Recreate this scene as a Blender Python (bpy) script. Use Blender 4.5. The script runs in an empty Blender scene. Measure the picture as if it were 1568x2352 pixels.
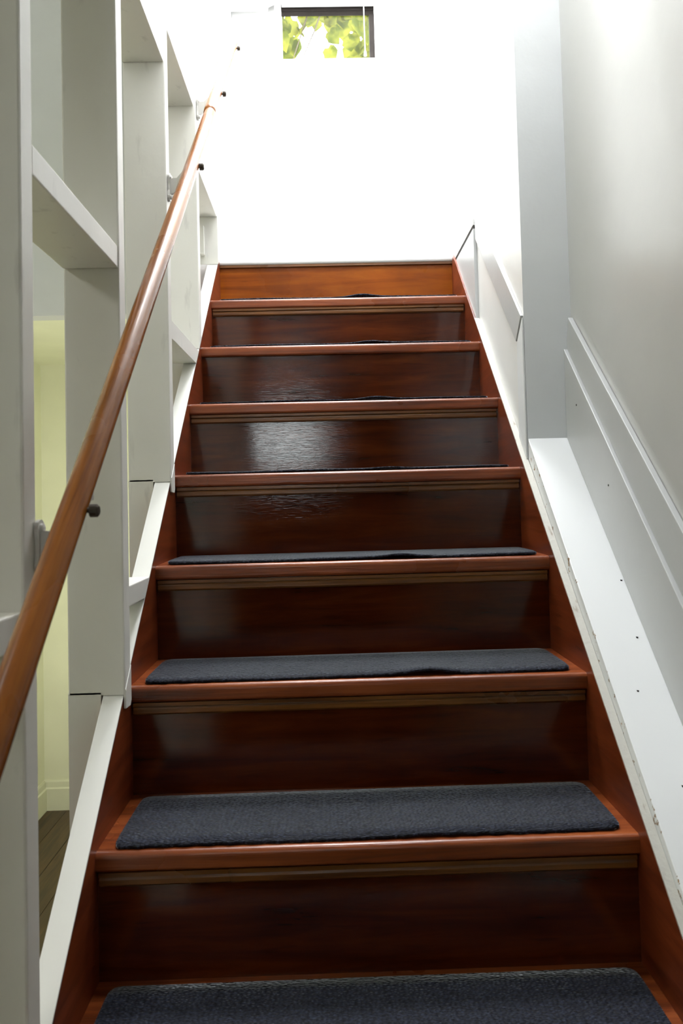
import bpy, bmesh, math, random
from mathutils import Vector, Matrix, Euler
random.seed(7)
S = bpy.context.scene
C = S.collection

# ------------------------------------------------------------------ camera
IMW, IMH = 1568.0, 2352.0
FPX, CYPX = 1712.06, 1076.53
YAW, PITCH, ROLL = 0.0191356, 0.0376886, -0.0253529
cam_d = bpy.data.cameras.new('camera')
cam = bpy.data.objects.new('camera', cam_d)
C.objects.link(cam)
cam.location = (-0.04818, 0.0, 1.65056)
_f = Vector((math.sin(YAW) * math.cos(PITCH), math.cos(YAW) * math.cos(PITCH), math.sin(PITCH)))
_r = Vector((math.cos(YAW), -math.sin(YAW), 0.0))
_u = _r.cross(_f)
_c, _s = math.cos(ROLL), math.sin(ROLL)
_r, _u = _c * _r + _s * _u, -_s * _r + _c * _u
cam.rotation_euler = Matrix((_r, _u, -_f)).transposed().to_euler()
cam_d.sensor_fit = 'VERTICAL'
cam_d.sensor_height = 36.0
cam_d.lens = FPX / IMH * 36.0
cam_d.shift_y = -(IMH / 2 - CYPX) / IMH
cam_d.clip_start = 0.02
cam_d.dof.use_dof = True
cam_d.dof.focus_distance = 1.9
cam_d.dof.aperture_fstop = 8.0
S.camera = cam

# ------------------------------------------------------------------ light
w = bpy.data.worlds.new('sky')
S.world = w
w.use_nodes = True
bg = w.node_tree.nodes['Background']
bg.inputs[0].default_value = (0.93, 0.97, 1.0, 1)
bg.inputs[1].default_value = 14.0

def area(name, loc, rot, sx, sy, power, col=(1, 1, 1), spread=180):
    d = bpy.data.lights.new(name, 'AREA')
    d.shape = 'RECTANGLE'
    d.size, d.size_y = sx, sy
    d.energy = power
    d.color = col
    d.spread = math.radians(spread)
    o = bpy.data.objects.new(name, d)
    o.location = loc
    o.rotation_euler = rot
    C.objects.link(o)
    return o
area('landing_fill', (-0.02, 2.80, 4.80), (0, 0, 0), 0.6, 0.6, 82, (0.97, 0.985, 1.0))  # added out of view, stands in for the landing's unknown light source
area('stair_fill', (0.08, 1.56, 4.40), (0, 0, 0), 0.45, 0.3, 30, (0.94, 0.97, 1.0))  # unseen fill added to brighten the ledge, caps and upper steps
area('hall_fill', (-1.3, 0.4, 2.57), (0, 0, 0), 0.3, 0.3, 5.5, (1.0, 0.98, 0.93))  # added without a fixture to lift the camera-facing stud sides
area('room_fill', (-0.72, 2.6, 0.9), (math.radians(128), 0, math.radians(20)), 0.3, 0.3, 13, (1.0, 0.98, 0.92))  # added out of view to brighten the yellow room

S.view_settings.view_transform = 'Standard'
S.view_settings.look = 'None'
S.view_settings.exposure = 0.0
S.view_settings.gamma = 1.0
S.view_settings.use_curve_mapping = False

# ------------------------------------------------------------------ materials
def lin(r, g, b):
    f = lambda c: (c / 255 / 12.92) if c / 255 <= 0.04045 else ((c / 255 + 0.055) / 1.055) ** 2.4
    return (f(r), f(g), f(b), 1)

def newmat(name):
    m = bpy.data.materials.new(name)
    m.use_nodes = True
    nt = m.node_tree
    return m, nt, nt.nodes['Principled BSDF']

def N(nt, typ, **kw):
    n = nt.nodes.new(typ)
    for k, v in kw.items():
        if k.startswith('i_'):
            n.inputs[k[2:].replace('_', ' ')].default_value = v
        else:
            setattr(n, k, v)
    return n

def coords(nt, scale, rnd=True):
    tc = N(nt, 'ShaderNodeTexCoord')
    mp = N(nt, 'ShaderNodeMapping')
    mp.inputs['Scale'].default_value = scale
    nt.links.new(tc.outputs['Object'], mp.inputs['Vector'])
    if not rnd:
        return mp.outputs[0]
    oi = N(nt, 'ShaderNodeObjectInfo')
    mu = N(nt, 'ShaderNodeMath', operation='MULTIPLY')
    mu.inputs[1].default_value = 37.0
    nt.links.new(oi.outputs['Random'], mu.inputs[0])
    ad = N(nt, 'ShaderNodeVectorMath', operation='ADD')
    nt.links.new(mp.outputs[0], ad.inputs[0])
    nt.links.new(mu.outputs[0], ad.inputs[1])
    return ad.outputs[0]

def ramp(nt, src, stops):
    r = N(nt, 'ShaderNodeValToRGB')
    e = r.color_ramp.elements
    while len(e) < len(stops):
        e.new(0.5)
    for el, (p, c) in zip(e, stops):
        el.position = p
        el.color = c
    nt.links.new(src, r.inputs[0])
    return r.outputs[0]

def wood(name, c0, c1, c2, scale, rough=0.25, bump=0.25, speck=0.0, coat=0.0, rvar=0.1, fine=3.0):
    """varnished wood, grain stretched along the axis with the small scale"""
    m, nt, b = newmat(name)
    v = coords(nt, scale)
    n1 = N(nt, 'ShaderNodeTexNoise')
    n1.inputs['Scale'].default_value = 1.0
    n1.inputs['Detail'].default_value = 8
    n1.inputs['Roughness'].default_value = 0.62
    n1.inputs['Distortion'].default_value = 0.6
    nt.links.new(v, n1.inputs['Vector'])
    col = ramp(nt, n1.outputs['Fac'], [(0.30, c0), (0.5, c1), (0.72, c2)])
    v2 = coords(nt, (5, 5, 5))
    n2 = N(nt, 'ShaderNodeTexNoise')
    n2.inputs['Scale'].default_value = 1.0
    n2.inputs['Detail'].default_value = 4
    nt.links.new(v2, n2.inputs['Vector'])
    tone = ramp(nt, n2.outputs['Fac'], [(0.25, (0.72, 0.68, 0.66, 1)), (0.75, (1.2, 1.2, 1.2, 1))])
    mx = N(nt, 'ShaderNodeMix', data_type='RGBA', blend_type='MULTIPLY')
    mx.inputs[0].default_value = 1.0
    nt.links.new(col, mx.inputs[6])
    nt.links.new(tone, mx.inputs[7])
    out = mx.outputs[2]
    if speck > 0:
        v3 = coords(nt, tuple(s * 0.9 for s in scale))
        vo = N(nt, 'ShaderNodeTexNoise')
        vo.inputs['Scale'].default_value = 2.2
        vo.inputs['Detail'].default_value = 2
        nt.links.new(v3, vo.inputs['Vector'])
        sp = ramp(nt, vo.outputs['Fac'], [(0.71 - speck * 0.3, (0, 0, 0, 1)), (0.78 - speck * 0.3, (1, 1, 1, 1))])
        am = N(nt, 'ShaderNodeMath', operation='MULTIPLY')
        am.inputs[1].default_value = 0.4
        nt.links.new(sp, am.inputs[0])
        m2 = N(nt, 'ShaderNodeMix', data_type='RGBA')
        nt.links.new(am.outputs[0], m2.inputs[0])
        nt.links.new(out, m2.inputs[6])
        m2.inputs[7].default_value = (c0[0] * 0.25, c0[1] * 0.25, c0[2] * 0.25, 1)
        out = m2.outputs[2]
    nt.links.new(out, b.inputs['Base Color'])
    rr = N(nt, 'ShaderNodeMapRange')
    rr.inputs['To Min'].default_value = max(0.03, rough - rvar)
    rr.inputs['To Max'].default_value = rough + rvar
    nt.links.new(n2.outputs['Fac'], rr.inputs['Value'])
    nt.links.new(rr.outputs[0], b.inputs['Roughness'])
    vb = coords(nt, tuple(s * fine for s in scale))
    n3 = N(nt, 'ShaderNodeTexNoise')
    n3.inputs['Scale'].default_value = 1.0
    n3.inputs['Detail'].default_value = 5
    n3.inputs['Distortion'].default_value = 1.0
    nt.links.new(vb, n3.inputs['Vector'])
    bp = N(nt, 'ShaderNodeBump')
    bp.inputs['Strength'].default_value = bump
    bp.inputs['Distance'].default_value = 0.002
    nt.links.new(n3.outputs['Fac'], bp.inputs['Height'])
    nt.links.new(bp.outputs[0], b.inputs['Normal'])
    if coat:
        b.inputs['Coat Weight'].default_value = coat
        b.inputs['Coat Roughness'].default_value = 0.12
    return m

def paint(name, col, rough=0.4, bump=0.12, fine=60.0, stain=None, stain_scale=(30, 30, 6), stain_amt=0.5, rnd=True):
    m, nt, b = newmat(name)
    v = coords(nt, (1, 1, 1), rnd)
    n1 = N(nt, 'ShaderNodeTexNoise')
    n1.inputs['Scale'].default_value = 4.0
    n1.inputs['Detail'].default_value = 3
    nt.links.new(v, n1.inputs['Vector'])
    lo = tuple(c * 0.955 for c in col[:3]) + (1,)
    hi = tuple(min(0.93, c * 1.03) for c in col[:3]) + (1,)
    out = ramp(nt, n1.outputs['Fac'], [(0.3, lo), (0.7, hi)])
    if stain:
        vs = coords(nt, stain_scale, rnd)
        n4 = N(nt, 'ShaderNodeTexNoise')
        n4.inputs['Scale'].default_value = 1.0
        n4.inputs['Detail'].default_value = 6
        nt.links.new(vs, n4.inputs['Vector'])
        st = ramp(nt, n4.outputs['Fac'], [(0.63, (0, 0, 0, 1)), (0.74, (1, 1, 1, 1))])
        ml = N(nt, 'ShaderNodeMath', operation='MULTIPLY')
        ml.inputs[1].default_value = stain_amt
        nt.links.new(st, ml.inputs[0])
        m2 = N(nt, 'ShaderNodeMix', data_type='RGBA')
        nt.links.new(ml.outputs[0], m2.inputs[0])
        nt.links.new(out, m2.inputs[6])
        m2.inputs[7].default_value = stain
        out = m2.outputs[2]
    nt.links.new(out, b.inputs['Base Color'])
    b.inputs['Roughness'].default_value = rough
    n3 = N(nt, 'ShaderNodeTexNoise')
    n3.inputs['Scale'].default_value = fine
    n3.inputs['Detail'].default_value = 4
    nt.links.new(v, n3.inputs['Vector'])
    bp = N(nt, 'ShaderNodeBump')
    bp.inputs['Strength'].default_value = bump
    bp.inputs['Distance'].default_value = 0.003
    nt.links.new(n3.outputs['Fac'], bp.inputs['Height'])
    nt.links.new(bp.outputs[0], b.inputs['Normal'])
    return m

def chipped(name, col, wood_col, half, rough=0.4, one_side=0, lo=1.10):
    """painted board whose long edges (local x) are chipped back to bare wood"""
    m, nt, b = newmat(name)
    tc = N(nt, 'ShaderNodeTexCoord')
    sx = N(nt, 'ShaderNodeSeparateXYZ')
    nt.links.new(tc.outputs['Object'], sx.inputs[0])
    sc = N(nt, 'ShaderNodeMath', operation='MULTIPLY')
    sc.inputs[1].default_value = (-1.0 if one_side < 0 else 1.0) / half
    nt.links.new(sx.outputs[0], sc.inputs[0])
    last = sc.outputs[0]
    if one_side == 0:
        ab = N(nt, 'ShaderNodeMath', operation='ABSOLUTE')
        nt.links.new(last, ab.inputs[0])
        last = ab.outputs[0]
    nz = N(nt, 'ShaderNodeTexNoise')
    nz.inputs['Scale'].default_value = 38.0
    nz.inputs['Detail'].default_value = 6
    nz.inputs['Roughness'].default_value = 0.7
    nt.links.new(tc.outputs['Object'], nz.inputs['Vector'])
    k = N(nt, 'ShaderNodeMath', operation='MULTIPLY_ADD')
    k.inputs[1].default_value = 0.55
    nt.links.new(nz.outputs['Fac'], k.inputs[0])
    nt.links.new(last, k.inputs[2])
    g = N(nt, 'ShaderNodeMath', operation='GREATER_THAN')
    g.inputs[1].default_value = 1.0 + 0.55 * 0.5 + (lo - 1.0)
    nt.links.new(k.outputs[0], g.inputs[0])
    # small scuffs all over
    n5 = N(nt, 'ShaderNodeTexNoise')
    n5.inputs['Scale'].default_value = 21.0
    n5.inputs['Detail'].default_value = 8
    n5.inputs['Roughness'].default_value = 0.75
    nt.links.new(tc.outputs['Object'], n5.inputs['Vector'])
    sf = ramp(nt, n5.outputs['Fac'], [(0.70, col), (0.78, (col[0] * 0.55, col[1] * 0.55, col[2] * 0.53, 1))])
    mx = N(nt, 'ShaderNodeMix', data_type='RGBA')
    nt.links.new(g.outputs[0], mx.inputs[0])
    nt.links.new(sf, mx.inputs[6])
    mx.inputs[7].default_value = wood_col
    nt.links.new(mx.outputs[2], b.inputs['Base Color'])
    b.inputs['Roughness'].default_value = rough
    bp = N(nt, 'ShaderNodeBump')
    bp.inputs['Strength'].default_value = 0.3
    bp.inputs['Distance'].default_value = 0.002
    inv = N(nt, 'ShaderNodeMath', operation='SUBTRACT')
    inv.inputs[0].default_value = 1.0
    nt.links.new(g.outputs[0], inv.inputs[1])
    nt.links.new(inv.outputs[0], bp.inputs['Height'])
    nt.links.new(bp.outputs[0], b.inputs['Normal'])
    return m

def plain(name, col, rough=0.5, metal=0.0):
    m, nt, b = newmat(name)
    v = coords(nt, (1, 1, 1))
    n = N(nt, 'ShaderNodeTexNoise')
    n.inputs['Scale'].default_value = 40
    nt.links.new(v, n.inputs['Vector'])
    o = ramp(nt, n.outputs['Fac'], [(0.3, tuple(c * 0.85 for c in col[:3]) + (1,)), (0.7, col)])
    nt.links.new(o, b.inputs['Base Color'])
    b.inputs['Roughness'].default_value = rough
    b.inputs['Metallic'].default_value = metal
    return m

def carpet(name):
    m, nt, b = newmat(name)
    # woven ribs: stretched cells, plus heathered yarn colour
    v = coords(nt, (150, 300, 150))
    vo = N(nt, 'ShaderNodeTexVoronoi')
    vo.inputs['Scale'].default_value = 1.0
    vo.inputs['Randomness'].default_value = 0.75
    nt.links.new(v, vo.inputs['Vector'])
    v2 = coords(nt, (260, 420, 260))
    n = N(nt, 'ShaderNodeTexNoise')
    n.inputs['Scale'].default_value = 1.0
    n.inputs['Detail'].default_value = 3
    nt.links.new(v2, n.inputs['Vector'])
    c1 = ramp(nt, n.outputs['Fac'], [(0.30, lin(8, 10, 18)), (0.52, lin(27, 31, 46)), (0.74, lin(64, 72, 94))])
    pit = ramp(nt, vo.outputs['Distance'], [(0.25, (1.1, 1.1, 1.1, 1)), (0.75, (0.38, 0.38, 0.40, 1))])
    mx = N(nt, 'ShaderNodeMix', data_type='RGBA', blend_type='MULTIPLY')
    mx.inputs[0].default_value = 1.0
    nt.links.new(c1, mx.inputs[6])
    nt.links.new(pit, mx.inputs[7])
    nt.links.new(mx.outputs[2], b.inputs['Base Color'])
    b.inputs['Roughness'].default_value = 0.62
    b.inputs['Specular IOR Level'].default_value = 0.22
    b.inputs['Sheen Weight'].default_value = 1.0
    b.inputs['Sheen Roughness'].default_value = 0.2
    b.inputs['Sheen Tint'].default_value = (0.78, 0.86, 1.0, 1)
    bp = N(nt, 'ShaderNodeBump', invert=True)
    bp.inputs['Strength'].default_value = 0.7
    bp.inputs['Distance'].default_value = 0.003
    nt.links.new(vo.outputs['Distance'], bp.inputs['Height'])
    nt.links.new(bp.outputs[0], b.inputs['Normal'])
    return m

M = {}
M['tread'] = wood('tread_wood', lin(88, 40, 18), lin(132, 64, 28), lin(158, 84, 38), (3, 70, 70), 0.30, 0.25, 0.10)
M['riser'] = wood('riser_wood', lin(50, 18, 5), lin(74, 29, 9), lin(92, 41, 15), (4, 60, 40), 0.08, 0.07, 0.12, rvar=0.03, fine=9.0)
M['riser_light'] = wood('riser_orange_wood', lin(120, 56, 5), lin(142, 70, 9), lin(160, 88, 16), (3, 60, 28), 0.3, 0.1, 0.06)
for _n in ('riser_light', ):
    M[_n].node_tree.nodes['Principled BSDF'].inputs['Specular IOR Level'].default_value = 0.15
M['cove'] = wood('cove_wood', lin(74, 41, 12), lin(108, 64, 20), lin(130, 82, 30), (3, 90, 90), 0.3, 0.2)
M['stringer'] = wood('stringer_wood', lin(92, 38, 17), lin(118, 52, 24), lin(140, 66, 32), (50, 4, 50), 0.33, 0.15, 0.07)
M['rail'] = wood('rail_wood', lin(108, 58, 20), lin(146, 86, 32), lin(170, 108, 46), (60, 60, 3.2), 0.26, 0.12)
M['rail'].node_tree.nodes['Principled BSDF'].inputs['Specular IOR Level'].default_value = 0.38
M['carpet'] = carpet('carpet_weave')
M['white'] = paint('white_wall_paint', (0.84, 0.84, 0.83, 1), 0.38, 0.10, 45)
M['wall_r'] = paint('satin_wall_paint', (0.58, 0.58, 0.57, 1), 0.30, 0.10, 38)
M['return'] = paint('shade_tinted_white_paint', (0.80, 0.82, 0.84, 1), 0.5, 0.25, 30)  # white paint with the cool tint of daylight shade mixed in
M['stud'] = paint('cream_stud_paint', (0.80, 0.79, 0.745, 1), 0.45, 0.15, 40, stain=(0.45, 0.44, 0.42, 1), stain_scale=(40, 40, 9), stain_amt=0.35)
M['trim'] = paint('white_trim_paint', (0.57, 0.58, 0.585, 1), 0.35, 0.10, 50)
M['yellow'] = paint('pale_yellow_green_paint', (0.74, 0.75, 0.54, 1), 0.6, 0.08, 40)
M['bulkhead'] = paint('grey_white_bulkhead_paint', (0.54, 0.55, 0.55, 1), 0.6, 0.08, 40)
M['cap'] = chipped('chipped_white_cap_paint', (0.85, 0.85, 0.83, 1), lin(104, 64, 40), 0.0165, 0.4, 0, 1.14)
M['ledge'] = chipped('chipped_white_ledge_paint', (0.90, 0.915, 0.93, 1), lin(150, 118, 78), 0.0545, 0.4, -1, 1.06)
M['lip'] = paint('grey_lip_paint', (0.60, 0.59, 0.54, 1), 0.5, 0.3, 90, stain=lin(120, 92, 60), stain_scale=(90, 25, 25), stain_amt=0.6)
M['dark'] = plain('dark_gap', (0.03, 0.028, 0.025, 1), 0.8)
M['black_frame'] = plain('black_window_frame', (0.022, 0.018, 0.016, 1), 0.75)
M['black_frame'].node_tree.nodes['Principled BSDF'].inputs['Specular IOR Level'].default_value = 0.12
M['vinyl'] = paint('white_vinyl', (0.84, 0.84, 0.83, 1), 0.3, 0.02, 20)
M['knob'] = plain('dark_bronze', (0.05, 0.04, 0.03, 1), 0.4, 0.6)
M['bracket'] = paint('painted_bracket', (0.66, 0.65, 0.62, 1), 0.3, 0.08, 60)
M['low_bounce'] = wood('low_bounce_dark_wall', lin(34, 23, 15), lin(48, 33, 22), lin(60, 42, 28), (30, 30, 3), 0.5, 0.1)  # made-up dark finish, keeps the unseen rear wall from bouncing light
M['floor'] = wood('dark_plank_wood', lin(50, 36, 20), lin(76, 56, 32), lin(96, 72, 44), (50, 4, 50), 0.4, 0.15)
m, nt, b = newmat('leaf_green')
tcn = coords(nt, (3, 3, 3))
nn = N(nt, 'ShaderNodeTexNoise')
nt.links.new(tcn, nn.inputs['Vector'])
lc = ramp(nt, nn.outputs['Fac'], [(0.38, (0.048, 0.060, 0.006, 1)), (0.62, (0.150, 0.148, 0.018, 1))])
tr = N(nt, 'ShaderNodeBsdfTranslucent')
df = N(nt, 'ShaderNodeBsdfDiffuse')
ms = N(nt, 'ShaderNodeMixShader')
ms.inputs[0].default_value = 0.5
nt.links.new(lc, tr.inputs[0]); nt.links.new(lc, df.inputs[0])
nt.links.new(df.outputs[0], ms.inputs[1]); nt.links.new(tr.outputs[0], ms.inputs[2])
nt.links.new(ms.outputs[0], nt.nodes['Material Output'].inputs[0])
M['leaf'] = m
M['twig'] = plain('twig_bark', (0.06, 0.04, 0.025, 1), 0.9)
m, nt, b = newmat('window_glass')
gl = N(nt, 'ShaderNodeBsdfGlossy'); gl.inputs['Roughness'].default_value = 0.02
tp = N(nt, 'ShaderNodeBsdfTransparent'); tp.inputs[0].default_value = (0.96, 0.98, 0.97, 1)
ms = N(nt, 'ShaderNodeMixShader')
fr = N(nt, 'ShaderNodeFresnel'); fr.inputs[0].default_value = 1.45
nt.links.new(fr.outputs[0], ms.inputs[0])
nt.links.new(tp.outputs[0], ms.inputs[1]); nt.links.new(gl.outputs[0], ms.inputs[2])
nt.links.new(ms.outputs[0], nt.nodes['Material Output'].inputs[0])
M['glass'] = m

# ------------------------------------------------------------------ mesh helpers
def box(bm, x0, x1, y0, y1, z0, z1, bev=0.0):
    vs = [bm.verts.new((x, y, z)) for x in (x0, x1) for y in (y0, y1) for z in (z0, z1)]
    idx = [(0, 1, 3, 2), (4, 6, 7, 5), (0, 4, 5, 1), (2, 3, 7, 6), (0, 2, 6, 4), (1, 5, 7, 3)]
    fs = [bm.faces.new([vs[i] for i in f]) for f in idx]
    if bev:
        es = list({e for f in fs for e in f.edges})
        bmesh.ops.bevel(bm, geom=es, offset=bev, segments=2, affect='EDGES', profile=0.6)

def prism(bm, poly, axis, a, b, bev=0.0):
    """extrude a polygon given in the two other axes (in x,y,z order) from a to b along axis"""
    def pt(q, t):
        l = list(q)
        l.insert(axis, t)
        return l
    A = [bm.verts.new(pt(q, a)) for q in poly]
    B = [bm.verts.new(pt(q, b)) for q in poly]
    n = len(poly)
    fs = [bm.faces.new(A), bm.faces.new(B[::-1])]
    for i in range(n):
        fs.append(bm.faces.new((A[i], B[i], B[(i + 1) % n], A[(i + 1) % n])))
    if bev:
        es = list({e for f in fs for e in f.edges})
        bmesh.ops.bevel(bm, geom=es, offset=bev, segments=2, affect='EDGES', profile=0.6)

def tube(bm, pts, rads, seg=20):
    """rounded tube along a list of points"""
    pts = [Vector(p) for p in pts]
    rings = []
    up = Vector((0.13, 0.2, 1)).normalized()
    for i, p in enumerate(pts):
        t = (pts[min(i + 1, len(pts) - 1)] - pts[max(i - 1, 0)]).normalized()
        s = t.cross(up)
        if s.length < 1e-3:
            s = t.cross(Vector((1, 0, 0)))
        s.normalize()
        q = s.cross(t)
        r = rads[i] if hasattr(rads, '__len__') else rads
        rings.append([bm.verts.new(p + (s * math.cos(2 * math.pi * k / seg) + q * math.sin(2 * math.pi * k / seg)) * r) for k in range(seg)])
    for a, b2 in zip(rings, rings[1:]):
        for k in range(seg):
            bm.faces.new((a[k], a[(k + 1) % seg], b2[(k + 1) % seg], b2[k]))
    bm.faces.new(rings[0][::-1])
    bm.faces.new(rings[-1])

def obj(name, bm, mat, parent=None, smooth=False, origin=True):
    bmesh.ops.recalc_face_normals(bm, faces=bm.faces[:])
    off = Vector((0, 0, 0))
    if origin:
        xs = [v.co for v in bm.verts]
        lo = Vector([min(c[i] for c in xs) for i in range(3)])
        hi = Vector([max(c[i] for c in xs) for i in range(3)])
        off = (lo + hi) / 2
        bmesh.ops.translate(bm, verts=bm.verts[:], vec=-off)
    me = bpy.data.meshes.new(name)
    bm.to_mesh(me)
    bm.free()
    me.materials.append(mat)
    if smooth:
        for p in me.polygons:
            p.use_smooth = True
    o = bpy.data.objects.new(name, me)
    C.objects.link(o)
    if parent is not None:
        o.parent = parent
        o.location = off - world_loc(parent)
    else:
        o.location = off
    return o

def world_loc(o):
    l = Vector(o.location)
    while o.parent is not None:
        o = o.parent
        l += Vector(o.location)
    return l

def thing(name, label, cat, loc=(0, 0, 0), group=None):
    o = bpy.data.objects.new(name, None)
    o.empty_display_size = 0.1
    C.objects.link(o)
    o.location = loc
    o['label'] = label
    o['category'] = cat
    if group:
        o['group'] = group
    return o

def tag(o, label, cat, group=None):
    o['label'] = label
    o['category'] = cat
    if group:
        o['group'] = group
    return o

def struct(o):
    o['kind'] = 'structure'
    return o

def bx(name, mat, parent, *a, bev=0.0):
    bm = bmesh.new()
    box(bm, *a, bev=bev)
    return obj(name, bm, mat, parent)

def pr(name, mat, parent, poly, axis, a, b, bev=0.0):
    bm = bmesh.new()
    prism(bm, poly, axis, a, b, bev=bev)
    return obj(name, bm, mat, parent)

def dup(o, loc, parent):
    c = o.copy()
    C.objects.link(c)
    c.parent = parent
    c.location = Vector(loc) - world_loc(parent)
    return c

# ------------------------------------------------------------------ stair numbers
RISE, GO = 0.190, 0.203
Y1, NT = 1.1128 - 5 * GO, 12             # nosing line of the lowest tread, number of treads
SLOPE = 0.920
ny = lambda j: Y1 + (j - 1) * GO         # front of tread j
tz = lambda j: RISE * j                  # top of tread j
LZ, LY = 13 * RISE, ny(13)               # landing
strz = lambda y: 1.030 + SLOPE * (y - 0.954)   # top of the stringers
XL, XR = -0.400, 0.400
SX0, SX1 = -0.491, -0.397                # the open stud partition
WALLY = 3.35                             # far wall of the landing

# ------------------------------------------------------------------ room shell
# right hand wall: steps in towards the stair at y = 1.705 (the shade-tinted return), out again at the landing
bm = bmesh.new()
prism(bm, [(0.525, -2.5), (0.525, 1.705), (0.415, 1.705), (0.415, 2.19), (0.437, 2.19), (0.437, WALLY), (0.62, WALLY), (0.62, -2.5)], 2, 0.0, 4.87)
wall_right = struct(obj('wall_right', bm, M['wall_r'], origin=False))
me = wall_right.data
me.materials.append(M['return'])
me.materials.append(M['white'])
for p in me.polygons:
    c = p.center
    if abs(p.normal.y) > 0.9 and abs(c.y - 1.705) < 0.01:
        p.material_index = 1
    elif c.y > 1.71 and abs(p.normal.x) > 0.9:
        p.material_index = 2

# far wall of the landing with the window opening
bm = bmesh.new()
ox0, ox1, oz0, oz1 = -0.440, 0.219, 3.638, 4.30
for a in ((-0.60, ox0, LZ - 0.3, 4.87), (ox1, 0.62, LZ - 0.3, 4.87), (ox0, ox1, LZ - 0.3, oz0), (ox0, ox1, oz1, 4.87)):
    box(bm, a[0], a[1], WALLY, WALLY + 0.16, a[2], a[3])
wall_back = struct(obj('wall_back', bm, M['white']))

# wall left of the landing (above the block between the last two studs), and below the landing
bm = bmesh.new()
box(bm, -0.60, -0.399, 2.1215, 2.5145, 2.6405, 4.87)
box(bm, -0.60, -0.473, 2.515, WALLY, LZ - 0.3, 4.87)
wall_left = struct(obj('wall_left', bm, M['white']))

# room on the left, seen between the studs
bm = bmesh.new(); box(bm, -1.72, -1.62, -2.5, 4.23, 0, 4.87)
wl2 = struct(obj('wall_hall_left', bm, M['yellow']))
bm = bmesh.new(); box(bm, -1.62, -0.50, 4.13, 4.23, 0, 2.60)
wl3 = struct(obj('wall_hall_back', bm, M['yellow']))
bm = bmesh.new(); box(bm, -0.56, -0.50, 2.78, 4.13, 0, 2.42)
struct(obj('wall_hall_right', bm, M['yellow']))
bm = bmesh.new(); box(bm, -1.62, -0.605, 3.04, 3.12, 2.42, 4.87)
struct(obj('wall_bulkhead', bm, M['bulkhead']))
bm = bmesh.new(); box(bm, -1.62, -0.605, 3.12, 4.13, 2.42, 2.52)
struct(obj('ceiling_hall', bm, M['yellow']))
# upper ceiling, unseen lower ceiling with its edge set to shade the lower steps, wall between them
bm = bmesh.new(); box(bm, -1.72, 0.62, 1.17, WALLY + 0.16, 4.87, 4.95)
struct(obj('ceiling_upper', bm, M['white']))
bm = bmesh.new(); box(bm, -1.72, 0.62, -2.5, 1.25, 2.60, 2.70)
struct(obj('ceiling_lower', bm, M['white']))
bm = bmesh.new(); box(bm, -1.62, 0.525, 1.17, 1.25, 2.70, 4.87)
struct(obj('wall_upper_front', bm, M['white']))
# wall behind the photographer with a small bright window
bm = bmesh.new()
bw = (-0.72, -0.08, 1.93, 2.37)
for a in ((-1.72, bw[0], 0, 2.70), (bw[1], 0.62, 0, 2.70), (bw[0], bw[1], 0, bw[2]), (bw[0], bw[1], bw[3], 2.70)):
    box(bm, a[0], a[1], -2.62, -2.5, a[2], a[3])
struct(obj('wall_front', bm, M['low_bounce']))
w2 = bpy.data.objects.new('window_2', None); C.objects.link(w2); w2.location = (-0.40, -2.56, 2.15); struct(w2)
bm = bmesh.new()
for a in ((bw[0], bw[1], bw[2], bw[2] + 0.03), (bw[0], bw[1], bw[3] - 0.03, bw[3]), (bw[0], bw[0] + 0.03, bw[2] + 0.03, bw[3] - 0.03), (bw[1] - 0.03, bw[1], bw[2] + 0.03, bw[3] - 0.03)):
    box(bm, a[0], a[1], -2.58, -2.54, a[2], a[3])
obj('frame', bm, M['vinyl'], w2)
bx('pane', M['glass'], w2, bw[0] + 0.03, bw[1] - 0.03, -2.563, -2.557, bw[2] + 0.03, bw[3] - 0.03)

# floor: slab, and planks where the photo shows them
bm = bmesh.new(); box(bm, -1.72, 0.62, -2.6, 4.23, -0.12, -0.012)
floor = struct(obj('floor', bm, M['dark']))
plank = None
xs = -1.62
k = 0
while xs < -0.50:
    x1 = min(xs + 0.125, -0.50)
    for (ya, yb) in ((-2.5, 0.3), (0.3, 2.3), (2.3, 4.13)):
        sh = 0.35 * math.sin(k * 2.4)
        ya2, yb2 = (ya if ya == -2.5 else ya + sh), (yb if yb == 4.13 else yb + sh)
        bx('plank', M['floor'], floor, xs + 0.001, x1 - 0.001, ya2 + 0.001, yb2 - 0.001, -0.012, 0.0, bev=0.0012)
    k += 1
    xs += 0.125
for x0 in (-0.49, -0.26, -0.03, 0.20):
    bx('plank', M['floor'], floor, x0, x0 + 0.228, -2.5, 0.09, -0.012, 0.0, bev=0.0012)

# baseboards of the room on the left: board, cap moulding
bb = bpy.data.objects.new('baseboard_back', None); C.objects.link(bb); bb.location = (-1.06, 4.12, 0); struct(bb)
pr('board', M['yellow'], bb, [(4.112, 0.0), (4.112, 0.115), (4.118, 0.122), (4.118, 0.150), (4.122, 0.160), (4.13, 0.160), (4.13, 0.0)], 0, -1.62, -0.56)
bl = bpy.data.objects.new('baseboard_left', None); C.objects.link(bl); bl.location = (-1.61, 1.5, 0); struct(bl)
pr('board', M['yellow'], bl, [(-1.602, 0.0), (-1.602, 0.115), (-1.608, 0.122), (-1.608, 0.150), (-1.612, 0.160), (-1.62, 0.160), (-1.62, 0.0)], 1, -2.5, 4.112)

# ------------------------------------------------------------------ landing slab
bm = bmesh.new()
box(bm, -0.473, 0.437, LY + 0.03, WALLY, LZ - 0.16, LZ)
struct(obj('floor_landing', bm, M['white']))

# ------------------------------------------------------------------ staircase
stair = thing('staircase', 'steep brown varnished wooden staircase rising between white stringer edges to a white landing', 'staircase', (0, 0.08, 0))
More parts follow.
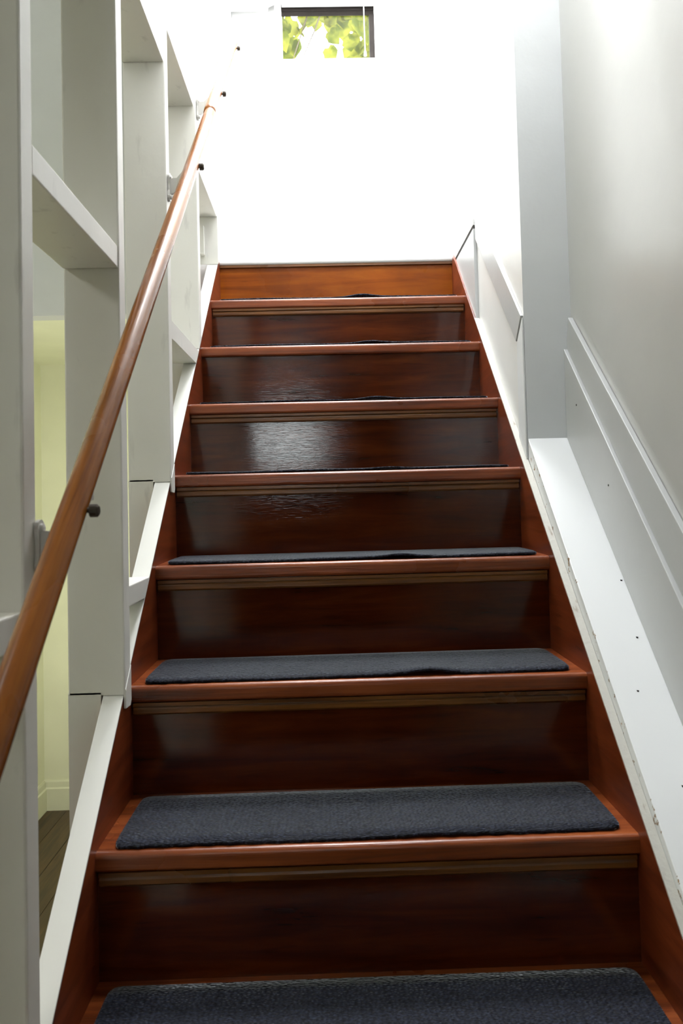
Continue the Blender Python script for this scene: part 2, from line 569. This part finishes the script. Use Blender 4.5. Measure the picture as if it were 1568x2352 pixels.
# one tread, profile in (y, z), bull-nosed front
RY = 0.012
def tread_bm():
    bm = bmesh.new()
    t = 0.029
    prof = []
    for a in range(0, 7):                      # top front round
        th = math.pi / 2 + a / 6 * math.pi / 2
        prof.append((0.009 + 0.009 * math.cos(th), -0.009 + 0.009 * math.sin(th)))
    for a in range(0, 6):
        th = math.pi + a / 5 * math.pi / 2
        prof.append((0.006 + 0.006 * math.cos(th), -t + 0.006 + 0.006 * math.sin(th)))
    prof += [(GO + RY + 0.018, -t), (GO + RY + 0.018, 0)]
    prism(bm, prof, 0, XL, XR)
    return bm
treads, risers, coves = [], [], []
bm = tread_bm()
bmesh.ops.translate(bm, verts=bm.verts[:], vec=(0, ny(1), tz(1)))
t0 = obj('tread', bm, M['tread'], stair)
off = Vector(world_loc(t0)) - Vector((0, ny(1), tz(1)))
for j in range(2, NT + 1):
    dup(t0, Vector((0, ny(j), tz(j))) + off, stair)
RY = 0.012
r0 = bx('riser', M['riser'], stair, XL, XR, ny(1) + RY, ny(1) + RY + 0.018, 0.001, tz(1) - 0.029)
offr = Vector(world_loc(r0)) - Vector((0, ny(1), tz(1)))
for j in range(2, NT + 1):
    if j == 2:
        r1 = bx('riser', M['riser'], stair, XL, XR, ny(2) + RY, ny(2) + RY + 0.018, tz(1), tz(2) - 0.029)
    else:
        dup(r1, Vector(world_loc(r1)) + Vector((0, GO, RISE)) * (j - 2), stair)
# lighter top riser under the landing
rt = bx('riser', M['riser_light'], stair, XL, XR, LY + RY, LY + RY + 0.018, tz(12), LZ - 0.022)
rt['label'] = 'unstained orange riser below the landing'
# two-step cove moulding below most nosings (missing below the second tread from the top)
def cove_bm():
    bm = bmesh.new()
    prof = [(RY, -0.030), (RY - 0.0095, -0.030), (RY - 0.0095, -0.036), (RY - 0.0060, -0.0375), (RY - 0.0078, -0.041), (RY - 0.0078, -0.048), (RY - 0.0040, -0.0515), (RY, -0.0515)]
    prism(bm, prof, 0, XL + 0.004, XR - 0.004)
    return bm
c0 = None
for j in range(1, NT + 1):
    if j == 11:
        continue
    if c0 is None:
        bm = cove_bm()
        bmesh.ops.translate(bm, verts=bm.verts[:], vec=(0, ny(j), tz(j)))
        c0 = obj('cove_moulding', bm, M['cove'], stair)
        offc = Vector(world_loc(c0)) - Vector((0, ny(j), tz(j)))
    else:
        dup(c0, Vector((0, ny(j), tz(j))) + offc, stair)
# landing nosing: white painted board with a thin brown strip under it
bm = bmesh.new()
prof = [(0.008, 0.0)] + [(0.008 - 0.008 * math.sin(a * math.pi / 6), -0.008 + 0.008 * math.cos(a * math.pi / 6)) for a in range(1, 6)] + [(0.003, -0.015), (0.032, -0.015), (0.032, 0)]
prism(bm, [(LY + a, LZ + b) for a, b in prof], 0, XL, 0.404)
o = obj('landing_nosing', bm, M['white'], stair); o['label'] = 'white painted landing edge'
bx('nosing_strip', M['cove'], stair, XL, XR, LY + 0.004, LY + 0.030, LZ - 0.024, LZ - 0.0152)
# stringers: sloping boards, brown inside, white painted edge on top
def stringer(x0, x1):
    ya, yb = 0.06, LY + 0.03
    yt = 0.954 + (LZ - 0.003 - 1.030) / SLOPE
    poly = [(ya, 0.0), (ya, strz(ya)), (yt, LZ - 0.003), (yb, LZ - 0.003), (yb, LZ - 0.26), (ya + 0.28, 0.0)]
    return poly
o = pr('stringer', M['stringer'], stair, stringer(0, 0), 0, XL - 0.033, XL)
cap_poly = lambda a, b, t: [(a, strz(a) + 0.0005), (a, strz(a) + t), (b, strz(b) + t), (b, strz(b) + 0.0005)]
o = pr('painted_edge', M['cap'], o, cap_poly(0.06, LY - 0.020, 0.0045), 0, XL - 0.033, XL + 0.0006)
o['label'] = 'white painted chipped top edge'
o = pr('stringer', M['stringer'], stair, stringer(0, 0), 0, XR, XR + 0.012)

# ------------------------------------------------------------------ open stud partition
part = thing('stud_framing', 'open white painted stud framing with horizontal blocks along the left of the stairs', 'framing', (-0.444, 1.4, 0))
STUD_Y = [(0.455, 0.492), (0.861, 0.898), (1.270, 1.307), (1.668, 1.703), (2.084, 2.121), (2.480, 2.515)]
ZCUT = {0: None}
for i, (ya, yb) in enumerate(STUD_Y):
    top = 4.865 if i else 2.598
    if i <= 1:
        top = 2.598
    # front half is cut on the slope above the stringer, back half runs down behind it
    zn, zf = strz(ya) + 0.006, strz(yb) + 0.006
    bm = bmesh.new()
    x1 = SX1 if i not in (2, 3, 5) else SX1 + 0.001
    lo = 0.0 if i < 5 else LZ - 0.30
    if i == 5:
        prism(bm, [(ya, zn), (ya, 2.639), (yb, 2.639), (yb, zf)], 0, SX0 + 0.018, x1, bev=0.002)
    else:
        if i == 1:          # nearest visible stud runs straight down behind the cap
            box(bm, SX0, -0.4345, ya, yb, lo, zf, bev=0.0025)
            box(bm, SX0, x1, ya, yb, zf + 0.0005, top, bev=0.003)
        else:
            box(bm, SX0, -0.4365, ya, yb, lo, zn + 0.006)
            # cut on the slope where it stands on the stringer
            prism(bm, [(ya, zn), (ya, top), (yb, top), (yb, zf)], 0, SX0, x1, bev=0.003)
            if i in (2, 3):     # front edge hangs a little below the stringer's top edge
                prism(bm, [(ya + 0.001, zn - 0.022), (ya + 0.001, zn + 0.01), (yb - 0.001, zf + 0.01), (yb - 0.001, zn - 0.016), (yb - 0.008, zn - 0.024)], 0, -0.3988, x1 + 0.0012, bev=0.0008)
    o = obj('stud', bm, M['stud'], part)
# horizontal blocks (bay, z bottom, z top)
for (i, z0, z1, xa, sl) in ((0, 1.490, 1.529, SX0, 0), (1, 2.052, 2.090, SX0, 0), (2, 2.650, 2.694, SX0, 0), (3, 2.770, 2.812, SX0, 0), (3, 2.025, 2.066, SX0, 0), (4, 2.602, 2.640, SX0, 0)):
    ya, yb = STUD_Y[i][1], STUD_Y[i + 1][0]
    if i == 3 and z0 < 2.5:
        bm = bmesh.new()
        yc = 0.954 + (z0 - 0.006 - 1.030) / SLOPE
        ye = 0.954 + (z1 - 0.006 - 1.030) / SLOPE
        prism(bm, [(ya + 0.0005, z0), (ya + 0.0005, z1), (ye, z1), (yc, z0)], 0, xa, SX1 - 0.001)
        obj('block', bm, M['stud'], part)
    elif i == 3 and z0 > 2.5:
        bx('block', M['stud'], part, xa, SX1 - 0.006, ya + 0.0005, yb - 0.0005, z0, z1, bev=0.002)
    else:
        bx('block', M['stud'], part, xa, SX1 - 0.001, ya + 0.0005, yb - 0.0005, z0, z1, bev=0.002)
# short block end that rides on the stringer between the second and third stud
bm = bmesh.new()
prism(bm, [(1.3075, 1.468), (1.3075, 1.505), (1.463, 1.505), (1.424, 1.468)], 0, -0.440, SX1 - 0.001, bev=0.002)
obj('block', bm, M['stud'], part)
bx('packing_strip', M['stud'], part, -0.452, -0.440, 2.455, 2.4795, 2.470, 2.565)

# ------------------------------------------------------------------ handrail
rail = thing('handrail', 'round varnished wooden handrail on metal brackets running up the left stud partition', 'handrail', (-0.330, 1.3, 2.087))
RX, RR = -0.330, 0.0152
rz = lambda y: 1.881 + 0.945 * (y - 1.084)
dirv = Vector((0, 1, 0.945)).normalized()
def rod(ya, yb, nm, mat, lift=0.0):
    bm = bmesh.new()
    L = math.hypot(yb - ya, rz(yb) - rz(ya))
    seg, nr = 28, 40
    rings = []
    for i in range(nr + 1):
        t = i / nr
        e = min(t, 1 - t) * L
        r = RR * (0.95 + 0.05 * min(1.0, e / 0.004)) * (1 + 0.006 * math.sin(9 * t + 1))
        wob = 0.0012 * math.sin(5.0 * t + ya)
        rings.append([bm.verts.new((r * math.cos(2 * math.pi * k / seg) + wob, r * math.sin(2 * math.pi * k / seg), (t - 0.5) * L)) for k in range(seg)])
    for a, b2 in zip(rings, rings[1:]):
        for k in range(seg):
            bm.faces.new((a[k], a[(k + 1) % seg], b2[(k + 1) % seg], b2[k]))
    bm.faces.new(rings[0][::-1]); bm.faces.new(rings[-1])
    o = obj(nm, bm, mat, rail, smooth=True, origin=False)
    o.location = Vector((RX, (ya + yb) / 2, (rz(ya) + rz(yb)) / 2)) - world_loc(rail)
    o.rotation_euler = dirv.to_track_quat('Z', 'Y').to_euler()
    return o
rod(0.16, 1.899, 'rail', M['rail'])
rod(1.900, 2.54, 'rail', M['rail'])
# brackets: painted plate on the stud, arm, saddle and dark bolt through the rail
def bracket_parts(y, z):
    """y, z: centre of the plate on the stud face"""
    bm = bmesh.new()
    poly = []
    for a in range(9):
        th = a / 8 * math.pi
        poly.append((0.0105 * math.cos(th), 0.022 + 0.0105 * math.sin(th)))
    poly += [(-0.0075, 0.008), (-0.0075, -0.008)]
    for a in range(9):
        th = math.pi + a / 8 * math.pi
        poly.append((0.0105 * math.cos(th), -0.022 + 0.0105 * math.sin(th)))
    poly += [(0.0075, -0.008), (0.0075, 0.008)]
    prism(bm, [(y + a, z + b) for a, b in poly], 0, SX1 + 0.0016, SX1 + 0.0065)
    for dz in (0.022, -0.022):
        tube(bm, [(SX1 + 0.006, y, z + dz), (SX1 + 0.0095, y, z + dz), (SX1 + 0.011, y, z + dz)], [0.0062, 0.0055, 0.002], 12)
    ry = y - 0.012
    yb = y - 0.030
    under = Vector((RX, yb, rz(yb))) + Vector((0, 0.945, -1)).normalized() * (RR + 0.004)
    bmA = bmesh.new()
    # flat web from the plate out to below the rail
    P0 = Vector((SX1 + 0.005, y, z))
    up = Vector((0, 0, 1))
    ws = [(P0, 0.019), (P0 + Vector((0.018, -0.004, 0.004)), 0.015), (Vector((RX - 0.012, y - 0.020, under.z - 0.004)), 0.010), (under + Vector((0.006, 0, -0.001)), 0.007)]
    rings = []
    for p, h in ws:
        rings.append([bmA.verts.new(p + Vector((0, dy, dz))) for dy, dz in ((-0.004, -h), (0.004, -h), (0.004, h), (-0.004, h))])
    for a, b2 in zip(rings, rings[1:]):
        for k in range(4):
            bmA.faces.new((a[k], a[(k + 1) % 4], b2[(k + 1) % 4], b2[k]))
    bmA.faces.new(rings[0][::-1]); bmA.faces.new(rings[-1])
    # nut on the stair side
    bmN = bmesh.new()
    yk = y - 0.062
    ctr = Vector((RX, yk, rz(yk))) + Vector((0, 0.945, -1)).normalized() * 0.004
    tube(bmN, [ctr + Vector((RR - 0.004, 0, 0)), ctr + Vector((RR + 0.001, 0, -0.001)), ctr + Vector((RR + 0.0015, 0, -0.001)), ctr + Vector((RR + 0.009, 0, -0.001)), ctr + Vector((RR + 0.011, 0, -0.001))], [0.003, 0.003, 0.0075, 0.0075, 0.005], 12)
    return bm, bmA, bmN
for (y, z) in ((0.9035 - 0.006, 1.600), (1.6855, 2.367), (2.1025, 2.770), (2.4975, 3.165)):
    b1, b2, b3 = bracket_parts(y, z)
    bo = obj('bracket', b1, M['bracket'], rail)
    obj('arm', b2, M['bracket'], bo)
    n = obj('nut', b3, M['knob'], bo)

# ------------------------------------------------------------------ right side trims
ledz = lambda y: 1.300 + 0.97 * (y - 1.216)
# sloping ledge board between stringer and wall
tr1 = bpy.data.objects.new('trim_1', None); C.objects.link(tr1); tr1.location = (0.465, 1.0, 1.0); struct(tr1)
pr('ledge_board', M['ledge'], tr1, [(0.10, ledz(0.10)), (1.7045, ledz(1.7045)), (1.7045, ledz(1.7045) - 0.05), (0.10, ledz(0.10) - 0.05)], 0, 0.4155, 0.5245, bev=0.0015)
lipz = lambda y: strz(y) + 0.004
pr('lip_moulding', M['lip'], tr1, [(0.06, strz(0.06) + 0.0005), (0.06, lipz(0.06)), (2.191, lipz(2.191)), (2.191, strz(2.191) + 0.0005)], 0, 0.4004, 0.4148)
for (x, y) in ((0.500, 1.402), (0.488, 1.31), (0.455, 1.235), (0.47, 1.12)):
    bm = bmesh.new()
    tube(bm, [(x, y, ledz(y) - 0.002), (x + 0.0005, y + 0.0005, ledz(y) + 0.0006)], [0.0022, 0.0020], 8)
    obj('nail_hole', bm, M['dark'], tr1)
# near skirting: thick lower board and thinner upper board, each with its own top edge
sk = bpy.data.objects.new('baseboard_right', None); C.objects.link(sk); sk.location = (0.51, 1.0, 1.2); struct(sk)
lowz = lambda y: 2.005 + 0.97 * (y - 1.731)
upz = lambda y: 2.056 + 0.915 * (y - 1.697)
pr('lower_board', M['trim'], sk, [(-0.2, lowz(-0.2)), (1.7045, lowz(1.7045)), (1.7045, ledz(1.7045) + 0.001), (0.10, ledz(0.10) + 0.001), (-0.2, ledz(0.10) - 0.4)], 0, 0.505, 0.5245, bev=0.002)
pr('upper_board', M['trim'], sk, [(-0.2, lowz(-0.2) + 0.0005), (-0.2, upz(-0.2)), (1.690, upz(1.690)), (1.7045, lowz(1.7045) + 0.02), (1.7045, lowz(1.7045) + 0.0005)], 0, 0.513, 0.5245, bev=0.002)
for (x, y, z) in ((0.505, 1.63, 1.84), (0.505, 1.46, 1.66)):
    bm = bmesh.new()
    tube(bm, [(x + 0.001, y, z), (x - 0.0006, y, z)], [0.0024, 0.0022], 8)
    obj('nail_hole', bm, M['dark'], sk)
# far skirting beyond the return: band with a square cut end, and the corner strip under it
sk2 = bpy.data.objects.new('baseboard_far', None); C.objects.link(sk2); sk2.location = (0.41, 1.9, 2.1); struct(sk2)
bl_ = lambda y: 2.010 + 0.93 * (y - 1.758)
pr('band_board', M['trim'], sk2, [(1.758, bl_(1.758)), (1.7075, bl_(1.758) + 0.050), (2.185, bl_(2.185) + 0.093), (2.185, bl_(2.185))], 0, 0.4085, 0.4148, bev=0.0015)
pr('corner_strip', M['return'], sk2, [(1.7055, lipz(1.7055) + 0.001), (1.7055, bl_(1.758) + 0.046), (1.757, bl_(1.758) - 0.001), (1.766, lipz(1.766) + 0.001)], 0, 0.4105, 0.4148, bev=0.002)  # strip coloured with the same shade tint as the return face
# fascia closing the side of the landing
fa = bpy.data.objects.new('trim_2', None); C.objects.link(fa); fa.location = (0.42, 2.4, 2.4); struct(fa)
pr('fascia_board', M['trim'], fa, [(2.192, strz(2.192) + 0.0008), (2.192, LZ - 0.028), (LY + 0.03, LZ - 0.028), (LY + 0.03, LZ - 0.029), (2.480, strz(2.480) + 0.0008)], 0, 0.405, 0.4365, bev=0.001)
bx('shadow_gap', M['dark'], fa, 0.4062, 0.4365, 2.1925, LY + 0.03, LZ - 0.0275, LZ - 0.018)
bx('floor_edge', M['white'], fa, 0.4045, 0.4365, 2.192, LY + 0.032, LZ - 0.0175, LZ + 0.003, bev=0.001)

# ------------------------------------------------------------------ window over the landing
win = bpy.data.objects.new('window_1', None); C.objects.link(win); win.location = (-0.10, WALLY + 0.05, 3.95); struct(win)
# black sash of the right half
fx0, fx1, fz0, fz1 = -0.209, 0.219, 3.638, 4.296
bx('sash_rail', M['black_frame'], win, fx0, fx1, WALLY + 0.010, WALLY + 0.0205, fz0, fz0 + 0.012, bev=0.002)
bx('sash_rail', M['black_frame'], win, fx0, fx1 - 0.0005, WALLY + 0.013, WALLY + 0.0205, 3.897, 3.945, bev=0.001)
bx('sash_rail', M['black_frame'], win, fx0 + 0.0005, fx1 - 0.0005, WALLY + 0.0165, WALLY + 0.0205, 3.876, 3.8965, bev=0.0008)
bx('jamb', M['black_frame'], win, 0.196, fx1, WALLY + 0.008, WALLY + 0.045, fz0 + 0.0125, 3.8755, bev=0.002)
bx('jamb', M['vinyl'], win, fx0 - 0.030, fx0 - 0.0005, WALLY - 0.004, WALLY + 0.10, fz0, oz1 - 0.004, bev=0.002)
bx('pane', M['glass'], win, fx0 - 0.004, 0.202, WALLY + 0.021, WALLY + 0.025, fz0 + 0.004, 3.935)
bx('pane', M['glass'], win, fx0, fx1 - 0.0005, WALLY + 0.021, WALLY + 0.025, 3.9455, 4.296)
# left half: white vinyl sash with a closed white panel
bx('sash_panel', M['vinyl'], win, ox0 + 0.001, fx0 - 0.0305, WALLY + 0.03, WALLY + 0.05, fz0, 4.296)
# sill board and apron
bx('sill_board', M['white'], win, -0.450, 0.289, WALLY - 0.045, WALLY + 0.0295, fz0 - 0.018, fz0 - 0.0005, bev=0.003)
bx('apron', M['white'], win, -0.440, 0.279, WALLY - 0.014, WALLY - 0.0005, fz0 - 0.045, fz0 - 0.0185, bev=0.003)
# casing of the window above, stepped box moulding at the left half
tr3 = struct(pr('trim_3', M['vinyl'], None, [(-0.462, 3.884), (-0.462, 4.30), (-0.235, 4.30), (-0.235, 3.915), (-0.268, 3.905), (-0.268, 3.884)], 1, WALLY - 0.035, WALLY - 0.006, bev=0.003))
bx('fillet', M['bracket'], tr3, -0.460, -0.240, WALLY - 0.040, WALLY - 0.0355, 3.918, 3.923)
# raised blind in the right half: head rail, stacked slats, cord
bl3 = thing('window_blind', 'raised white blind with a thin pull cord at the top of the window', 'blind', (0.0, WALLY - 0.02, 4.0))
for q, z in enumerate((3.909, 3.9165, 3.924, 3.9315, 3.939, 3.9465, 3.954)):
    bx('slat', M['vinyl'], bl3, fx0 + 0.003, fx1 - 0.003, WALLY - 0.022, WALLY + 0.004, z, z + (0.0045 if q else 0.006), bev=0.001)
bx('head_rail', M['vinyl'], bl3, fx0 + 0.003, fx1 - 0.003, WALLY - 0.026, WALLY + 0.008, 3.962, 3.995, bev=0.002)
bm = bmesh.new()
tube(bm, [(0.170, WALLY - 0.030, 3.965), (0.170, WALLY - 0.030, 3.83), (0.1715, WALLY - 0.030, 3.68)], 0.0022, 8)
obj('cord', bm, M['vinyl'], bl3)
bm = bmesh.new()
tube(bm, [(0.1715, WALLY - 0.030, 3.68), (0.1715, WALLY - 0.030, 3.672), (0.1715, WALLY - 0.030, 3.655)], [0.003, 0.006, 0.0065], 10)
obj('cord_pull', bm, M['vinyl'], bl3)

# ------------------------------------------------------------------ leaves outside the window
tree = thing('leafy_branch', 'sunlit yellow green leafy branches outside the landing window', 'tree', (0.1, 4.3, 3.4))
def leaf_bm():
    out = [(0, 0), (0.22, -0.12), (0.42, 0.00), (0.48, 0.20), (0.52, 0.42), (0.42, 0.56), (0.32, 0.70), (0.17, 0.86), (0, 1.06),
           (-0.17, 0.86), (-0.32, 0.70), (-0.42, 0.56), (-0.52, 0.42), (-0.46, 0.20), (-0.46, 0.02), (-0.22, -0.12)]
    bm = bmesh.new()
    c = bm.verts.new((0, 0.36, 0.05))
    vs = [bm.verts.new((x, y, 0.10 * (abs(x)) - 0.06 * y * y)) for x, y in out]
    for i in range(len(vs)):
        bm.faces.new((c, vs[i], vs[(i + 1) % len(vs)]))
    return bm
bm = leaf_bm()
bmesh.ops.scale(bm, verts=bm.verts[:], vec=(0.085, 0.085, 0.085))
leaf0 = obj('leaf', bm, M['leaf'], tree, origin=False)
rnd = random.Random(21)
pts = []
while len(pts) < 210:
    x = rnd.uniform(-0.42, 0.46)
    z = rnd.uniform(4.16, 4.80)
    # lower middle stays open sky
    if z < 4.34 and -0.20 < x < 0.14 and rnd.random() < 0.92:
        continue
    pts.append((x, rnd.uniform(4.15, 4.5), z + 0.05))
for i, q in enumerate(pts):
    l = leaf0 if i == 0 else dup(leaf0, (0, 0, 0), tree)
    l.location = Vector(q) - world_loc(tree)
    s = rnd.uniform(0.8, 1.35)
    l.scale = (s, s, s)
    l.rotation_euler = (math.radians(-90 + rnd.uniform(-35, 35)), rnd.uniform(-0.6, 0.6), rnd.uniform(-0.8, 0.8))
for (a, b2, c3) in (((0.75, 4.35, 4.30), (0.35, 4.25, 4.08), (0.10, 4.2, 3.92)), ((0.75, 4.3, 4.02), (0.35, 4.22, 3.94), (0.02, 4.2, 3.86)), ((-0.02, 4.3, 4.75), (-0.12, 4.25, 4.4), (-0.24, 4.2, 4.02)), ((0.05, 4.3, 4.7), (-0.06, 4.22, 4.35), (-0.19, 4.2, 4.05))):
    bm = bmesh.new()
    tube(bm, [a, b2, c3], [0.006, 0.004, 0.002], 6)
    obj('twig', bm, M['twig'], tree)

# ------------------------------------------------------------------ stair mats
def mat_bm(seed, bump_x, bump_h, skew):
    """thin carpet strip with rounded corners and a slightly lifted front edge; local origin on the tread at the nosing"""
    r = random.Random(seed)
    x0, x1 = -0.378 + r.uniform(-0.003, 0.003), 0.379 + r.uniform(-0.002, 0.003)
    y0, y1, th, rc = 0.013, 0.196, 0.0065, 0.016
    xs = [x0 + rc * (1 - math.cos(a * math.pi / 10)) for a in range(0, 6)]
    n = 70
    xs += [x0 + rc + (x1 - x0 - 2 * rc) * i / n for i in range(1, n)]
    xs += [x1 - rc * (1 - math.cos(a * math.pi / 10)) for a in range(5, -1, -1)]
    bm = bmesh.new()
    cols = []
    for x in xs:
        d = min(x - x0, x1 - x)
        ins = 0.0 if d >= rc else rc - math.sqrt(max(0, rc * rc - (rc - d) ** 2))
        jf = 0.0009 * math.sin(x * 190 + seed) + 0.0006 * math.sin(x * 431 + 2 * seed)
        a, b2 = y0 + ins + jf + skew * x, y1 - ins + skew * x * 0.5
        top, bot = [], []
        for k in range(9):
            t = k / 8
            y = a + (b2 - a) * t
            lift = bump_h * math.exp(-((x - bump_x) / 0.045) ** 2) * (1 - t) ** 3
            lift += 0.0008 * (1 + math.sin(x * 17 + seed)) * (1 - t)
            edge = 0.0016 if k in (0, 8) else 0.0
            top.append(bm.verts.new((x, y, th + lift - edge)))
            bot.append(bm.verts.new((x, y, 0.0006 + lift)))
        cols.append((top, bot))
    for (t0_, b0_), (t1_, b1_) in zip(cols, cols[1:]):
        for k in range(8):
            bm.faces.new((t0_[k], t0_[k + 1], t1_[k + 1], t1_[k]))
            bm.faces.new((b0_[k], b1_[k], b1_[k + 1], b0_[k + 1]))
        bm.faces.new((t0_[0], t1_[0], b1_[0], b0_[0]))
        bm.faces.new((t0_[8], b0_[8], b1_[8], t1_[8]))
    for (t_, b_) in (cols[0], cols[-1]):
        for k in range(8):
            bm.faces.new((t_[k], b_[k], b_[k + 1], t_[k + 1]))
    return bm
MATS = [
    (5, 'dark blue grey carpet mat on the lowest step in view, cut by the picture bottom', 0.1, 0.0, 0.0),
    (6, 'dark blue grey carpet mat shown almost whole, on the second step from the bottom', 0.1, 0.001, 0.010),
    (7, 'dark blue grey carpet mat with small front ripple, on the third step from the bottom', 0.125, 0.007, 0.010),
    (8, 'dark carpet mat seen as a thin sliver, on the fourth step from the bottom', 0.10, 0.006, 0.006),
    (9, 'carpet mat seen edge-on just above eye level, below the shiny scuffed riser', 0.10, 0.004, 0.0),
    (10, 'carpet mat seen edge-on along the step above the shiny scuffed riser', 0.085, 0.007, 0.0),
    (11, 'carpet mat seen edge-on along the second step below the orange riser', 0.085, 0.006, 0.0),
    (12, 'carpet mat seen edge-on at the foot of the orange riser under the landing', 0.075, 0.008, 0.0),
]
for j, lab, bxx, bh, skw in MATS:
    bm = mat_bm(j, bxx, bh, skw)
    bmesh.ops.translate(bm, verts=bm.verts[:], vec=(0, ny(j), tz(j)))
    o = obj('stair_mat', bm, M['carpet'], smooth=True)
    tag(o, lab, 'mat', 'carpet mats on the stair treads')
